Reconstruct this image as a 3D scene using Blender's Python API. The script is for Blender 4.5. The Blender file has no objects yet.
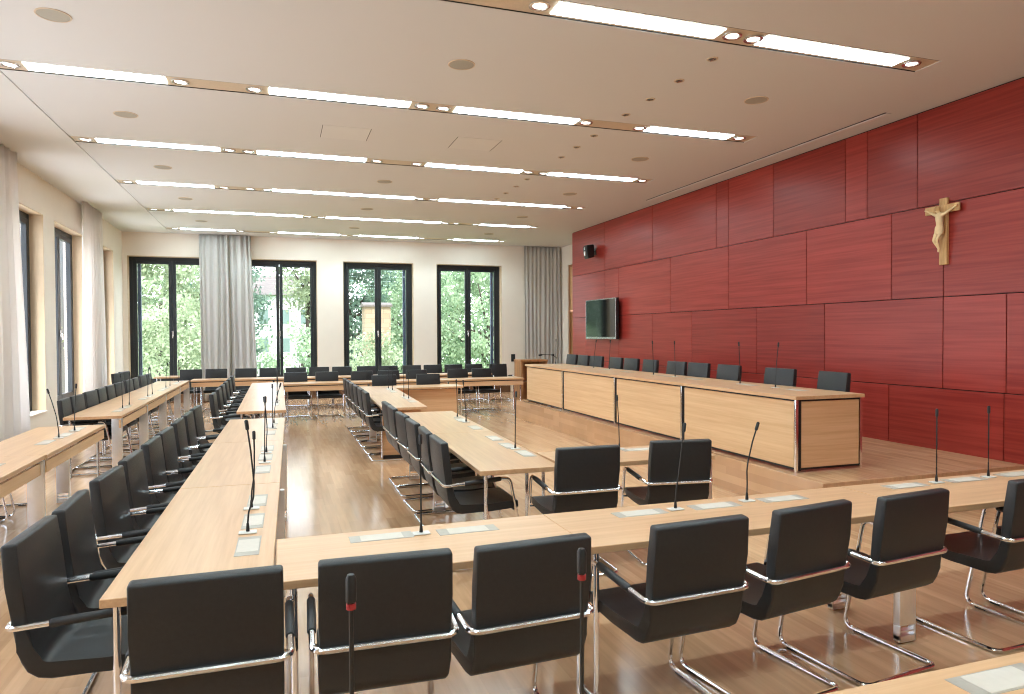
import bpy, bmesh, math, random
from mathutils import Vector, Matrix
PI = math.pi
S = bpy.context.scene
COL = S.collection
random.seed(7)

# ------------------------------------------------------------------ materials
def srgb(r, g, b):
    f = lambda c: (c/255/12.92) if c/255 <= 0.04045 else ((c/255+0.055)/1.055)**2.4
    return (f(r), f(g), f(b), 1)

class Mat:
    def __init__(self, name):
        self.m = bpy.data.materials.new(name); self.m.use_nodes = True
        self.t = self.m.node_tree; self.b = self.t.nodes['Principled BSDF']
        self.out = self.t.nodes['Material Output']
    def n(self, typ, **kw):
        nd = self.t.nodes.new(typ)
        for k, v in kw.items():
            if k in nd.inputs.keys() if hasattr(nd.inputs, 'keys') else False: nd.inputs[k].default_value = v
            else: setattr(nd, k, v)
        return nd
    def l(self, a, b): self.t.links.new(a, b)
    def set(self, **kw):
        names = dict(color='Base Color', rough='Roughness', metal='Metallic', spec='Specular IOR Level',
                     coat='Coat Weight', coat_rough='Coat Roughness', em='Emission Color', es='Emission Strength',
                     trans='Transmission Weight', sheen='Sheen Weight')
        for k, v in kw.items(): self.b.inputs[names[k]].default_value = v
        return self

def plain(name, c, rough=.5, metal=0, spec=.5, noise=0, nscale=40, bump=0, bscale=200):
    M = Mat(name); M.set(color=c, rough=rough, metal=metal, spec=spec)
    tc = M.n('ShaderNodeTexCoord')
    if noise:
        nz = M.n('ShaderNodeTexNoise'); nz.inputs['Scale'].default_value = nscale; nz.inputs['Detail'].default_value = 4
        M.l(tc.outputs['Object'], nz.inputs['Vector'])
        r = M.n('ShaderNodeValToRGB')
        r.color_ramp.elements[0].position = .3; r.color_ramp.elements[1].position = .7
        r.color_ramp.elements[0].color = tuple(x*(1-noise) for x in c[:3])+(1,)
        r.color_ramp.elements[1].color = tuple(min(1, x*(1+noise)) for x in c[:3])+(1,)
        M.l(nz.outputs['Fac'], r.inputs['Fac']); M.l(r.outputs['Color'], M.b.inputs['Base Color'])
    if bump:
        nz = M.n('ShaderNodeTexNoise'); nz.inputs['Scale'].default_value = bscale
        M.l(tc.outputs['Object'], nz.inputs['Vector'])
        bp = M.n('ShaderNodeBump'); bp.inputs['Strength'].default_value = bump; bp.inputs['Distance'].default_value = .002
        M.l(nz.outputs['Fac'], bp.inputs['Height']); M.l(bp.outputs['Normal'], M.b.inputs['Normal'])
    return M.m

def wood(name, dark, light, scale=(2, 30, 30), rough=.35, coat=0, rand=0.0, spec=.5, big=0.35):
    """long-grain veneer; scale small along the grain"""
    M = Mat(name); M.set(rough=rough, coat=coat, coat_rough=.12, spec=spec)
    tc = M.n('ShaderNodeTexCoord'); mp = M.n('ShaderNodeMapping'); mp.inputs['Scale'].default_value = scale
    M.l(tc.outputs['Object'], mp.inputs['Vector'])
    oi = M.n('ShaderNodeObjectInfo')
    ad = M.n('ShaderNodeVectorMath'); ad.operation = 'ADD'
    ml = M.n('ShaderNodeVectorMath'); ml.operation = 'SCALE'; ml.inputs[0].default_value = (13, 7, 5)
    M.l(oi.outputs['Random'], ml.inputs['Scale']); M.l(mp.outputs['Vector'], ad.inputs[0]); M.l(ml.outputs['Vector'], ad.inputs[1])
    nz = M.n('ShaderNodeTexNoise'); nz.inputs['Scale'].default_value = 1; nz.inputs['Detail'].default_value = 6; nz.inputs['Roughness'].default_value = .6
    M.l(ad.outputs['Vector'], nz.inputs['Vector'])
    nb = M.n('ShaderNodeTexNoise'); nb.inputs['Scale'].default_value = big; nb.inputs['Detail'].default_value = 2
    M.l(ad.outputs['Vector'], nb.inputs['Vector'])
    mx = M.n('ShaderNodeMath'); mx.operation = 'ADD'; M.l(nz.outputs['Fac'], mx.inputs[0])
    m2 = M.n('ShaderNodeMath'); m2.operation = 'MULTIPLY_ADD'; m2.inputs[1].default_value = .6; m2.inputs[2].default_value = -.3
    M.l(nb.outputs['Fac'], m2.inputs[0]); M.l(m2.outputs[0], mx.inputs[1])
    r = M.n('ShaderNodeValToRGB'); r.color_ramp.elements[0].position = .3; r.color_ramp.elements[1].position = .72
    r.color_ramp.elements[0].color = dark; r.color_ramp.elements[1].color = light
    M.l(mx.outputs[0], r.inputs['Fac'])
    hs = M.n('ShaderNodeHueSaturation')
    mr = M.n('ShaderNodeMapRange'); mr.inputs['To Min'].default_value = 1-rand; mr.inputs['To Max'].default_value = 1+rand
    M.l(oi.outputs['Random'], mr.inputs['Value']); M.l(mr.outputs['Result'], hs.inputs['Value'])
    M.l(r.outputs['Color'], hs.inputs['Color']); M.l(hs.outputs['Color'], M.b.inputs['Base Color'])
    return M.m

def parquet(name, tint=1.0, upright=False):
    M = Mat(name); M.set(rough=.16, spec=.85)
    tc = M.n('ShaderNodeTexCoord'); mp = M.n('ShaderNodeMapping'); mp.inputs['Rotation'].default_value = (0, 0, PI/2)
    if upright:
        sx = M.n('ShaderNodeSeparateXYZ'); cx = M.n('ShaderNodeCombineXYZ'); ad = M.n('ShaderNodeMath'); ad.operation = 'ADD'
        M.l(tc.outputs['Object'], sx.inputs[0]); M.l(sx.outputs['X'], ad.inputs[0]); M.l(sx.outputs['Y'], ad.inputs[1])
        M.l(ad.outputs[0], cx.inputs['Y']); M.l(sx.outputs['Z'], cx.inputs['X']); M.l(cx.outputs[0], mp.inputs['Vector'])
    else: M.l(tc.outputs['Object'], mp.inputs['Vector'])
    br = M.n('ShaderNodeTexBrick'); br.offset = .37; br.offset_frequency = 2
    br.inputs['Scale'].default_value = 1; br.inputs['Brick Width'].default_value = .72; br.inputs['Row Height'].default_value = .085
    br.inputs['Mortar Size'].default_value = .0004; br.inputs['Mortar Smooth'].default_value = .2; br.inputs['Bias'].default_value = 0
    c1 = tuple(x*tint for x in srgb(206, 165, 127)[:3])+(1,); c2 = tuple(x*tint for x in srgb(188, 146, 110)[:3])+(1,)
    br.inputs['Color1'].default_value = c1; br.inputs['Color2'].default_value = c2
    br.inputs['Mortar'].default_value = srgb(180, 138, 104)
    M.l(mp.outputs['Vector'], br.inputs['Vector'])
    m2 = M.n('ShaderNodeMapping'); m2.inputs['Scale'].default_value = (24, 1.6, 1)
    M.l(tc.outputs['Object'], m2.inputs['Vector'])
    nz = M.n('ShaderNodeTexNoise'); nz.inputs['Scale'].default_value = 1; nz.inputs['Detail'].default_value = 5
    M.l(m2.outputs['Vector'], nz.inputs['Vector'])
    r = M.n('ShaderNodeValToRGB'); r.color_ramp.elements[0].color = (.86, .85, .83, 1); r.color_ramp.elements[1].color = (1.07, 1.07, 1.07, 1)
    r.color_ramp.elements[0].position = .3; r.color_ramp.elements[1].position = .7
    M.l(nz.outputs['Fac'], r.inputs['Fac'])
    mx = M.n('ShaderNodeMix'); mx.data_type = 'RGBA'; mx.blend_type = 'MULTIPLY'; mx.inputs[0].default_value = 1
    M.l(br.outputs['Color'], mx.inputs[6]); M.l(r.outputs['Color'], mx.inputs[7]); M.l(mx.outputs[2], M.b.inputs['Base Color'])
    return M.m

def emit(name, c, s):
    M = Mat(name); M.set(color=(.8, .8, .8, 1), em=c, es=s); return M.m

def glass(name, tint=(1, 1, 1, 1), fmax=.9):
    M = Mat(name); M.t.nodes.remove(M.b)
    tr = M.n('ShaderNodeBsdfTransparent'); tr.inputs['Color'].default_value = tint
    gl = M.n('ShaderNodeBsdfGlossy'); gl.inputs['Roughness'].default_value = .02
    fr = M.n('ShaderNodeFresnel'); fr.inputs['IOR'].default_value = 1.5
    mx = M.n('ShaderNodeMixShader')
    ge = M.n('ShaderNodeNewGeometry'); sb = M.n('ShaderNodeMath'); sb.operation = 'SUBTRACT'; sb.inputs[0].default_value = 1
    mu = M.n('ShaderNodeMath'); mu.operation = 'MULTIPLY'
    M.l(ge.outputs['Backfacing'], sb.inputs[1]); M.l(sb.outputs[0], mu.inputs[0]); M.l(fr.outputs[0], mu.inputs[1])
    M.l(mu.outputs[0], mx.inputs[0]); M.l(tr.outputs[0], mx.inputs[1]); M.l(gl.outputs[0], mx.inputs[2])
    M.l(mx.outputs[0], M.out.inputs['Surface'])
    return M.m

def cloth(name, c, trans=.35):
    M = Mat(name); M.t.nodes.remove(M.b)
    d = M.n('ShaderNodeBsdfDiffuse'); d.inputs['Color'].default_value = c
    tl = M.n('ShaderNodeBsdfTranslucent'); tl.inputs['Color'].default_value = c
    mx = M.n('ShaderNodeMixShader'); mx.inputs[0].default_value = trans
    M.l(d.outputs[0], mx.inputs[1]); M.l(tl.outputs[0], mx.inputs[2]); M.l(mx.outputs[0], M.out.inputs['Surface'])
    tc = M.n('ShaderNodeTexCoord'); wv = M.n('ShaderNodeTexNoise'); wv.inputs['Scale'].default_value = 350
    M.l(tc.outputs['Object'], wv.inputs['Vector'])
    bp = M.n('ShaderNodeBump'); bp.inputs['Strength'].default_value = .15; bp.inputs['Distance'].default_value = .001
    M.l(wv.outputs['Fac'], bp.inputs['Height']); M.l(bp.outputs['Normal'], d.inputs['Normal'])
    return M.m

def leafmat(name, c1, c2):
    M = Mat(name); M.t.nodes.remove(M.b)
    tc = M.n('ShaderNodeTexCoord'); nz = M.n('ShaderNodeTexNoise'); nz.inputs['Scale'].default_value = 1.6; nz.inputs['Detail'].default_value = 5
    M.l(tc.outputs['Object'], nz.inputs['Vector'])
    r = M.n('ShaderNodeValToRGB'); r.color_ramp.elements[0].position = .35; r.color_ramp.elements[1].position = .65
    r.color_ramp.elements[0].color = c1; r.color_ramp.elements[1].color = c2
    M.l(nz.outputs['Fac'], r.inputs['Fac'])
    d = M.n('ShaderNodeBsdfDiffuse'); tl = M.n('ShaderNodeBsdfTranslucent')
    M.l(r.outputs['Color'], d.inputs['Color']); M.l(r.outputs['Color'], tl.inputs['Color'])
    mx = M.n('ShaderNodeMixShader'); mx.inputs[0].default_value = .45
    M.l(d.outputs[0], mx.inputs[1]); M.l(tl.outputs[0], mx.inputs[2]); M.l(mx.outputs[0], M.out.inputs['Surface'])
    return M.m

def brickwall(name, c1, c2, mortar, w=.5, h=.2):
    M = Mat(name); M.set(rough=.9)
    tc = M.n('ShaderNodeTexCoord'); mp = M.n('ShaderNodeMapping'); mp.inputs['Rotation'].default_value = (PI/2, 0, 0)
    M.l(tc.outputs['Object'], mp.inputs['Vector'])
    br = M.n('ShaderNodeTexBrick'); br.inputs['Scale'].default_value = 1; br.inputs['Brick Width'].default_value = w; br.inputs['Row Height'].default_value = h
    br.inputs['Mortar Size'].default_value = .012; br.inputs['Color1'].default_value = c1; br.inputs['Color2'].default_value = c2; br.inputs['Mortar'].default_value = mortar
    M.l(mp.outputs['Vector'], br.inputs['Vector']); M.l(br.outputs['Color'], M.b.inputs['Base Color'])
    return M.m

OAKD, OAKL = srgb(194, 150, 110), srgb(211, 170, 130)
M_OAKX = wood('oak_grain_x', OAKD, OAKL, (1.6, 38, 38), .30)
M_OAKY = wood('oak_grain_y', OAKD, OAKL, (38, 1.6, 38), .30)
M_EDGE = wood('oak_edge', srgb(168, 124, 82), srgb(200, 156, 112), (3, 3, 60), .45)
M_PANY = wood('oak_panel_y', srgb(210, 168, 124), srgb(225, 188, 145), (20, 1.3, 44), .42, rand=.03)
M_PANX = wood('oak_panel_x', srgb(206, 160, 118), srgb(223, 181, 140), (1.3, 20, 44), .42, rand=.03)
M_BROWN = wood('brown_oak', srgb(140, 96, 58), srgb(176, 126, 80), (22, 22, 2.2), .45)
M_DARKW = wood('dark_brown_panelling', srgb(96, 66, 44), srgb(122, 86, 58), (1.3, 20, 30), .4)
M_RED = wood('red_stained_veneer', srgb(134, 43, 36), srgb(158, 59, 50), (10, .9, 34), .28, coat=0, rand=.12, spec=.32, big=.5)
M_REDGAP = plain('red_wall_joint', srgb(40, 10, 10), .8, noise=.1)
M_FLOOR = parquet('oak_parquet')
M_DAIS = parquet('oak_parquet_dais', 1.03)
M_RISER = parquet('oak_parquet_riser', 1.05, True)
M_LEATH = plain('black_leather', srgb(36, 36, 37), .40, spec=.42, noise=.12, nscale=60, bump=.35, bscale=420)
M_PAD = plain('black_rubber_pad', srgb(30, 30, 31), .5, noise=.1, bump=.2)
M_CHROME = plain('polished_chrome', (.88, .91, .95, 1), .12, metal=1, noise=.02)
M_POL = plain('satin_chrome', (.9, .92, .95, 1), .28, metal=1, noise=.02)
M_STEEL = plain('brushed_steel', (.74, .74, .75, 1), .25, metal=1, noise=.05, nscale=90)
M_PLATE = plain('light_grey_cover', srgb(200, 190, 177), .45, noise=.03)
M_PLATED = plain('grey_metal_strip', srgb(170, 162, 151), .4, metal=.2, noise=.05)
M_BLACK = plain('matt_black_plastic', srgb(22, 22, 23), .45, noise=.1)
M_MICW = plain('white_microphone_base', srgb(206, 203, 197), .4, noise=.03)
M_MICRED = plain('red_ring', srgb(150, 34, 38), .4, noise=.05)
M_WALL = plain('cream_plaster', srgb(236, 227, 214), .85, noise=.015, nscale=3, bump=.08, bscale=150)
M_REVEAL = plain('beige_reveal', srgb(206, 184, 154), .7, noise=.03, nscale=8)
M_FRAME = plain('anthracite_frame', srgb(46, 50, 53), .4, metal=.3, noise=.05)
M_RAIL = plain('blue_grey_rail', srgb(96, 112, 136), .35, metal=.4, noise=.05)
M_GLASS = glass('clear_pane')
M_CURT = cloth('grey_beige_curtain', srgb(214, 211, 207), .3)
M_SHEER = cloth('pale_sheer_curtain', srgb(248, 243, 239), .5)
M_LIGHT = emit('light_panel_glow', (.78, 1.0, 1.08, 1), 17)
M_SPOT = emit('spot_lamp_glow', (1, .97, .9, 1), 4)
M_HOUS = plain('bronze_grey_housing', srgb(206, 188, 164), .45, noise=.04)
M_SPEAK = plain('grey_speaker_grille', srgb(172, 168, 156), .8, noise=.06, nscale=300)
M_LIMEW = wood('carved_limewood', srgb(170, 128, 78), srgb(214, 172, 118), (30, 30, 4), .55)
M_LIMEP = plain('pale_carved_wood', srgb(226, 196, 150), .5, noise=.06, nscale=30)
M_SCREEN = plain('dark_glass_screen', srgb(14, 17, 18), .06, spec=.9, noise=.05)
M_SILVER = plain('silver_bezel', srgb(168, 172, 172), .25, metal=.8, noise=.03)
M_BARK = plain('tree_bark', srgb(62, 54, 46), .9, noise=.3, nscale=6)
M_STONE = brickwall('pale_stone', srgb(150, 134, 108), srgb(136, 118, 92), srgb(122, 110, 90))
M_HOUSE = plain('white_render', srgb(238, 238, 236), .8, noise=.02)
M_ROOF = plain('roof_tiles', srgb(98, 90, 82), .8, noise=.2, nscale=9)
M_WING = plain('grey_blue_render', srgb(98, 108, 118), .8, noise=.03)
M_GRASS = plain('lawn', srgb(110, 140, 80), .95, noise=.25, nscale=2)
M_DGLASS = plain('far_window', srgb(120, 140, 134), .2, noise=.1)

def ceilmat():
    M = Mat('perforated_ceiling'); M.set(rough=.85)
    tc = M.n('ShaderNodeTexCoord')
    vo = M.n('ShaderNodeTexVoronoi'); vo.inputs['Scale'].default_value = 45; vo.inputs['Randomness'].default_value = 0
    M.l(tc.outputs['Object'], vo.inputs['Vector'])
    r = M.n('ShaderNodeValToRGB'); r.color_ramp.elements[0].position = .16; r.color_ramp.elements[1].position = .24
    r.color_ramp.elements[0].color = srgb(186, 187, 187); r.color_ramp.elements[1].color = srgb(214, 214, 213)
    M.l(vo.outputs['Distance'], r.inputs['Fac']); M.l(r.outputs['Color'], M.b.inputs['Base Color'])
    return M.m
M_CEIL = ceilmat()
M_CEILP = plain('plain_ceiling', srgb(218, 218, 216), .85, noise=.01, nscale=2)

# ------------------------------------------------------------------ geometry helpers
def obj(name, bm, mat, parent=None, smooth=True, angle=35, loc=None, kind=None, label=None):
    me = bpy.data.meshes.new(name)
    bmesh.ops.recalc_face_normals(bm, faces=bm.faces[:])
    bm.to_mesh(me); bm.free()
    if smooth:
        me.shade_smooth(); me.set_sharp_from_angle(angle=math.radians(angle))
    me.materials.append(mat)
    o = bpy.data.objects.new(name, me); COL.objects.link(o)
    if parent is not None: o.parent = parent
    if loc is not None: o.location = loc
    if kind: o['kind'] = kind
    if label: o['label'] = label
    return o

def thing(name, label, cat, loc=(0, 0, 0), rz=0, group=None):
    o = bpy.data.objects.new(name, None); COL.objects.link(o)
    o.empty_display_size = .1
    o.location = loc; o.rotation_euler = (0, 0, rz); tag(o, label, cat, group); return o

def tag(o, label, cat, group=None):
    o['label'] = label; o['category'] = cat
    if group: o['group'] = group
    return o

def dup(root, loc, rz, label, group=None):
    r = root.copy(); COL.objects.link(r); r.location = loc; r.rotation_euler = (0, 0, rz); r['label'] = label
    if group: r['group'] = group
    for ch in list(root.children):
        c = ch.copy(); COL.objects.link(c); c.parent = r
        for g in list(ch.children):
            d = g.copy(); COL.objects.link(d); d.parent = c
    return r

def box(bm, x0, x1, y0, y1, z0, z1, bev=0, seg=1):
    vs = [bm.verts.new((x, y, z)) for x in (x0, x1) for y in (y0, y1) for z in (z0, z1)]
    fs = [bm.faces.new([vs[i] for i in q]) for q in ((0, 1, 3, 2), (4, 6, 7, 5), (0, 4, 5, 1), (2, 3, 7, 6), (0, 2, 6, 4), (1, 5, 7, 3))]
    if bev:
        es = list({e for f in fs for e in f.edges})
        bmesh.ops.bevel(bm, geom=es, offset=bev, segments=seg, profile=.7, affect='EDGES')
    return bm
def boxbm(*a, **k): return box(bmesh.new(), *a, **k)

def fillet(pts, r, n=6, closed=False):
    pts = [Vector(p) for p in pts]; out = []; N = len(pts)
    for i, p in enumerate(pts):
        if not closed and i in (0, N-1): out.append(p); continue
        a = pts[(i-1) % N]-p; b = pts[(i+1) % N]-p
        rr = r[i] if isinstance(r, (list, tuple)) else r
        if rr <= 0: out.append(p); continue
        ang = a.angle(b); d = min(rr/math.tan(ang/2), a.length*.49, b.length*.49)
        A = p+a.normalized()*d; B = p+b.normalized()*d
        for k in range(n+1):
            t = k/n; out.append(A*(1-t)**2+p*2*t*(1-t)+B*t*t)
    return out

def tube(bm, pts, r, seg=10, closed=False, cap=True):
    pts = [Vector(p) for p in pts]; N = len(pts)
    rings = []; up = None
    for i in range(N):
        if closed: t = (pts[(i+1) % N]-pts[i-1]).normalized()
        elif i == 0: t = (pts[1]-pts[0]).normalized()
        elif i == N-1: t = (pts[-1]-pts[-2]).normalized()
        else: t = ((pts[i+1]-pts[i]).normalized()+(pts[i]-pts[i-1]).normalized()).normalized()
        if up is None:
            up = Vector((0, 0, 1)) if abs(t.z) < .9 else Vector((1, 0, 0))
        u = (up-t*up.dot(t)).normalized(); up = u; v = t.cross(u)
        rr = r[i] if isinstance(r, (list, tuple)) else r
        rings.append([bm.verts.new(pts[i]+u*rr*math.cos(2*PI*k/seg)+v*rr*math.sin(2*PI*k/seg)) for k in range(seg)])
    for i in range(N if closed else N-1):
        A = rings[i]; B = rings[(i+1) % N]
        for k in range(seg): bm.faces.new((A[k], A[(k+1) % seg], B[(k+1) % seg], B[k]))
    if cap and not closed:
        bm.faces.new(rings[0][::-1]); bm.faces.new(rings[-1])
    return bm

def lathe(bm, prof, c=(0, 0, 0), seg=20):
    rings = []
    for r, z in prof:
        rings.append([bm.verts.new((c[0]+r*math.cos(2*PI*k/seg), c[1]+r*math.sin(2*PI*k/seg), c[2]+z)) for k in range(seg)])
    for A, B in zip(rings, rings[1:]):
        for k in range(seg): bm.faces.new((A[k], A[(k+1) % seg], B[(k+1) % seg], B[k]))
    bm.faces.new(rings[0][::-1]); bm.faces.new(rings[-1]); return bm

def extrude_profile(pts, w, bev=.01, seg=3, ends=(False, False)):
    """closed yz outline extruded along x, rims rounded"""
    bm = bmesh.new()
    L = [bm.verts.new((-w/2, y, z)) for y, z in pts]; Rr = [bm.verts.new((w/2, y, z)) for y, z in pts]
    n = len(pts)
    cl = bm.faces.new(L[::-1]); cr = bm.faces.new(Rr)
    for i in range(n): bm.faces.new((L[i], L[(i+1) % n], Rr[(i+1) % n], Rr[i]))
    if bev:
        es = list(cl.edges)+list(cr.edges)
        for flag, ks in ((ends[0], (0, n-1)), (ends[1], (n//2-1, n//2))):
            if flag: es += [bm.edges.get((L[k], Rr[k])) for k in ks]
        bmesh.ops.bevel(bm, geom=es, offset=bev, segments=seg, profile=.5, affect='EDGES')
    return bm

def strip_outline(center, th):
    """outline of a band of thickness th around a yz polyline"""
    P = [Vector((0, y, z)) for y, z in center]; a = []; b = []
    for i, p in enumerate(P):
        t = (P[min(i+1, len(P)-1)]-P[max(i-1, 0)]).normalized(); n = Vector((0, -t.z, t.y))
        a.append((p+n*th/2)); b.append((p-n*th/2))
    q = a+b[::-1]
    return [(v.y, v.z) for v in q]

# ------------------------------------------------------------------ setting
CZ = 4.30; XL = -3.65; XW = 7.2; YB = 19.5; YF = -2.6; XR2 = 8.10
obj('floor', boxbm(XL-.6, 8.6, YF-.3, YB+.6, -.2, 0), M_FLOOR, smooth=False, kind='structure')

STRIPS = [-.19, 2.5, 5.19, 7.87, 10.55, 13.22, 15.93, 18.62]
SW = .15
bm = bmesh.new()
ys = [YF-.2]
for y in STRIPS: ys += [y-SW, y+SW]
ys += [YB+.4]
for i in range(0, len(ys), 2): box(bm, -2.532, 8.5, ys[i], ys[i+1], CZ, CZ+.12)
for y in STRIPS:
    box(bm, 6.05, 8.5, y-SW, y+SW, CZ, CZ+.12)
ceiling = obj('ceiling', bm, M_CEIL, smooth=False, kind='structure')
obj('ceiling_margin', boxbm(XL-.4, -2.545, YF-.2, YB+.4, CZ, CZ+.12), M_CEILP, ceiling, smooth=False)
obj('added_roof_slab', boxbm(XL-1, 9, YF-.6, YB+.8, CZ+.16, CZ+.5), M_CEILP, ceiling, smooth=False)  # unseen roof added above the light slots to keep the sun out
# air slot along the red wall
bm = boxbm(6.82, 6.845, 6.42, 12.05, CZ-.004, CZ+.01)
obj('air_slot', bm, M_BLACK, ceiling, smooth=False)
bm = boxbm(6.85, 6.92, 6.42, 12.05, CZ-.012, CZ+.01, bev=.003)
obj('air_slot_trim', bm, M_CEILP, ceiling)

def wall_with_openings(name, axis, at0, at1, s0, s1, z0, z1, ops, mat, parent=None):
    """axis 'x': wall runs along y at x in at0..at1 ; axis 'y': runs along x"""
    bm = bmesh.new()
    def b(a, c, za, zb):
        if c-a < 1e-4 or zb-za < 1e-4: return
        if axis == 'x': box(bm, at0, at1, a, c, za, zb)
        else: box(bm, a, c, at0, at1, za, zb)
    cur = s0
    for (a, c, za, zb) in sorted(ops):
        b(cur, a, z0, z1); b(a, c, z0, za); b(a, c, zb, z1); cur = c
    b(cur, s1, z0, z1)
    return obj(name, bm, mat, parent, smooth=False, kind=None if parent else 'structure')

ZS, ZT = .46, 3.715
BACKW = [(-3.54, -1.56), (-.92, 1.02), (1.70, 3.64), (4.30, 6.25)]
LEFTW = [(16.6, 18.52), (13.98, 15.9), (11.48, 13.38), (8.95, 10.85), (6.42, 8.32), (3.9, 5.8), (1.38, 3.28)]
wb = wall_with_openings('wall_back', 'y', YB, YB+.36, XL-.4, 8.6, 0, CZ, [(a, b, ZS, ZT) for a, b in BACKW], M_WALL)
wl = wall_with_openings('wall_left', 'x', XL-.36, XL, YF-.2, YB, 0, CZ, [(a, b, ZS, ZT) for a, b in LEFTW], M_WALL)
obj('wall_front', boxbm(XL-.3, 8.6, YF-.3, YF, 0, CZ), M_WALL, smooth=False, kind='structure')
obj('trim_1', boxbm(XL, XL+.015, YF, YB, 0, .07), M_WALL, smooth=False, kind='structure')
obj('trim_2', boxbm(XL+.02, 6.5, YB-.03, YB, 0, .42, bev=.004), M_DARKW, smooth=False, kind='structure')

def window(idx, axis, a, b, at, rail=None):
    """two-leaf window set in the outer half of the wall. local: u along wall, d outward"""
    def B(bm, u0, u1, d0, d1, z0, z1, bev=.006):
        if axis == 'y': return box(bm, u0, u1, at+d0, at+d1, z0, z1, bev)
        return box(bm, at-d1, at-d0, u0, u1, z0, z1, bev)
    w = .09; m = (a+b)/2
    bm = bmesh.new()
    B(bm, a, a+w, .2, .3, ZS, ZT); B(bm, b-w, b, .2, .3, ZS, ZT); B(bm, a+w, b-w, .2, .3, ZT-.1, ZT); B(bm, a+w, b-w, .2, .3, ZS, ZS+.07)
    root = obj('window_%d' % idx, bm, M_FRAME, kind='structure')
    s = .085
    for (u0, u1) in ((a+w, m), (m, b-w)):
        bm = bmesh.new()
        z0, z1 = ZS+.07, ZT-.1
        B(bm, u0+.003, u0+s, .19, .27, z0, z1); B(bm, u1-s, u1-.003, .19, .27, z0, z1)
        B(bm, u0+s, u1-s, .19, .27, z1-s, z1); B(bm, u0+s, u1-s, .19, .27, z0, z0+s)
        sash = obj('window_sash', bm, M_FRAME, root)
        obj('glass_pane', B(bmesh.new(), u0+s, u1-s, .23, .236, z0+s, z1-s, 0), M_GLASS, sash, smooth=False)
    bm = bmesh.new()
    B(bm, m-.02, m+.02, .165, .19, 1.68, 1.82, .004); B(bm, m-.012, m+.012, .135, .165, 1.74, 1.765, .002); B(bm, m-.012, m+.012, .135, .15, 1.64, 1.765, .003)
    obj('window_handle', bm, M_STEEL, root)
    # lining of the reveal
    bm = bmesh.new()
    B(bm, a+.001, a+.012, .002, .2, ZS, ZT, 0); B(bm, b-.012, b-.001, .002, .2, ZS, ZT, 0); B(bm, a+.012, b-.012, .002, .2, ZT-.012, ZT-.001, 0)
    obj('reveal_lining', bm, M_REVEAL, root, smooth=False)
    bm = bmesh.new(); B(bm, a+.013, b-.013, -.03, .2, ZS, ZS+.025, .004)
    obj('window_sill', bm, M_WALL, root)
    if rail is not None:
        u = a+w+s if rail < 0 else b-w-s
        bm = bmesh.new(); B(bm, min(u, u-rail*.08), max(u, u-rail*.08), .30, .36, ZS, ZT-.1, .004)
        obj('blind_rail', bm, M_RAIL, root)
    return root
n = 0
for (a, b), rl in zip(BACKW, (-1, None, 1, 1)):
    n += 1; window(n, 'y', a, b, YB, rl)
for a, b in LEFTW:
    n += 1; window(n, 'x', a, b, XL)

# red panelled wall
wr = obj('wall_right', boxbm(XW+.02, XR2+.2, YF, 16.5, 0, CZ), M_REDGAP, smooth=False, kind='structure')
RO = [(0.0, 1.06, [16.5, 14.6, 12.7, 10.6, 8.6, 6.70, 5.25, 3.2, 1.2, -.8, YF]),
      (1.06, 2.108, [16.5, 15.72, 13.93, 12.47, 11.05, 9.22, 7.78, 5.96, 5.23, 3.3, 1.3, -.7, YF]),
      (2.108, 3.172, [16.5, 14.62, 13.94, 11.77, 9.95, 8.13, 6.67, 5.96, 4.0, 2.2, .2, YF]),
      (3.172, CZ-.012, [16.5, 14.62, 12.45, 10.3, 9.95, 8.84, 7.41, 7.05, 6.31, 4.2, 2.3, .3, YF])]
g = .005
for z0, z1, ss in RO:
    for y1, y0 in zip(ss, ss[1:]):
        bm = boxbm(-.02, .02, -(y1-y0)/2+g, (y1-y0)/2-g, -(z1-z0)/2+g, (z1-z0)/2-g, bev=.002)
        obj('wall_panel', bm, M_RED, wr, loc=(XW+.02, (y0+y1)/2, (z0+z1)/2))
# recess behind the red wall
wv = wall_with_openings('wall_alcove', 'x', XR2, XR2+.3, 16.5, YB, 0, CZ, [(17.3, 18.88, 0, 3.72)], M_WALL)
wv['kind'] = 'structure'
d = obj('door_1', boxbm(XR2+.06, XR2+.11, 17.36, 18.82, .01, 2.35, bev=.004), M_BROWN, kind='structure')
bm = boxbm(XR2+.02, XR2+.2, 18.82, 18.88, 0, 3.72, bev=.004); box(bm, XR2+.02, XR2+.2, 17.3, 17.36, 0, 3.72, .004); box(bm, XR2+.02, XR2+.2, 17.36, 18.82, 3.66, 3.72, .004)
obj('door_frame', bm, M_BROWN, d)
obj('door_transom', boxbm(XR2+.05, XR2+.1, 17.36, 18.82, 2.4, 3.66, bev=.004), M_PANY, d)
bm = tube(bmesh.new(), fillet([(XR2+.06, 17.5, 1.05), (XR2-.0, 17.5, 1.05), (XR2-.0, 17.62, 1.05)], .015), .009)
obj('door_handle', bm, M_STEEL, d)

# dais
DZ = .35; DX = 4.64; DY0 = 5.02; DY1 = 13.55
bm = boxbm(DX, XW, DY0, DY1, 0, DZ, bev=.004)
dais = obj('stage_floor', bm, M_DAIS, kind='structure')

obj('riser', boxbm(DX-.012, DX, DY0-.012, DY1, 0, DZ-.0005), M_RISER, dais, smooth=False)
obj('riser', boxbm(DX, XW, DY0-.012, DY0, 0, DZ-.0005), M_RISER, dais, smooth=False)
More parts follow.
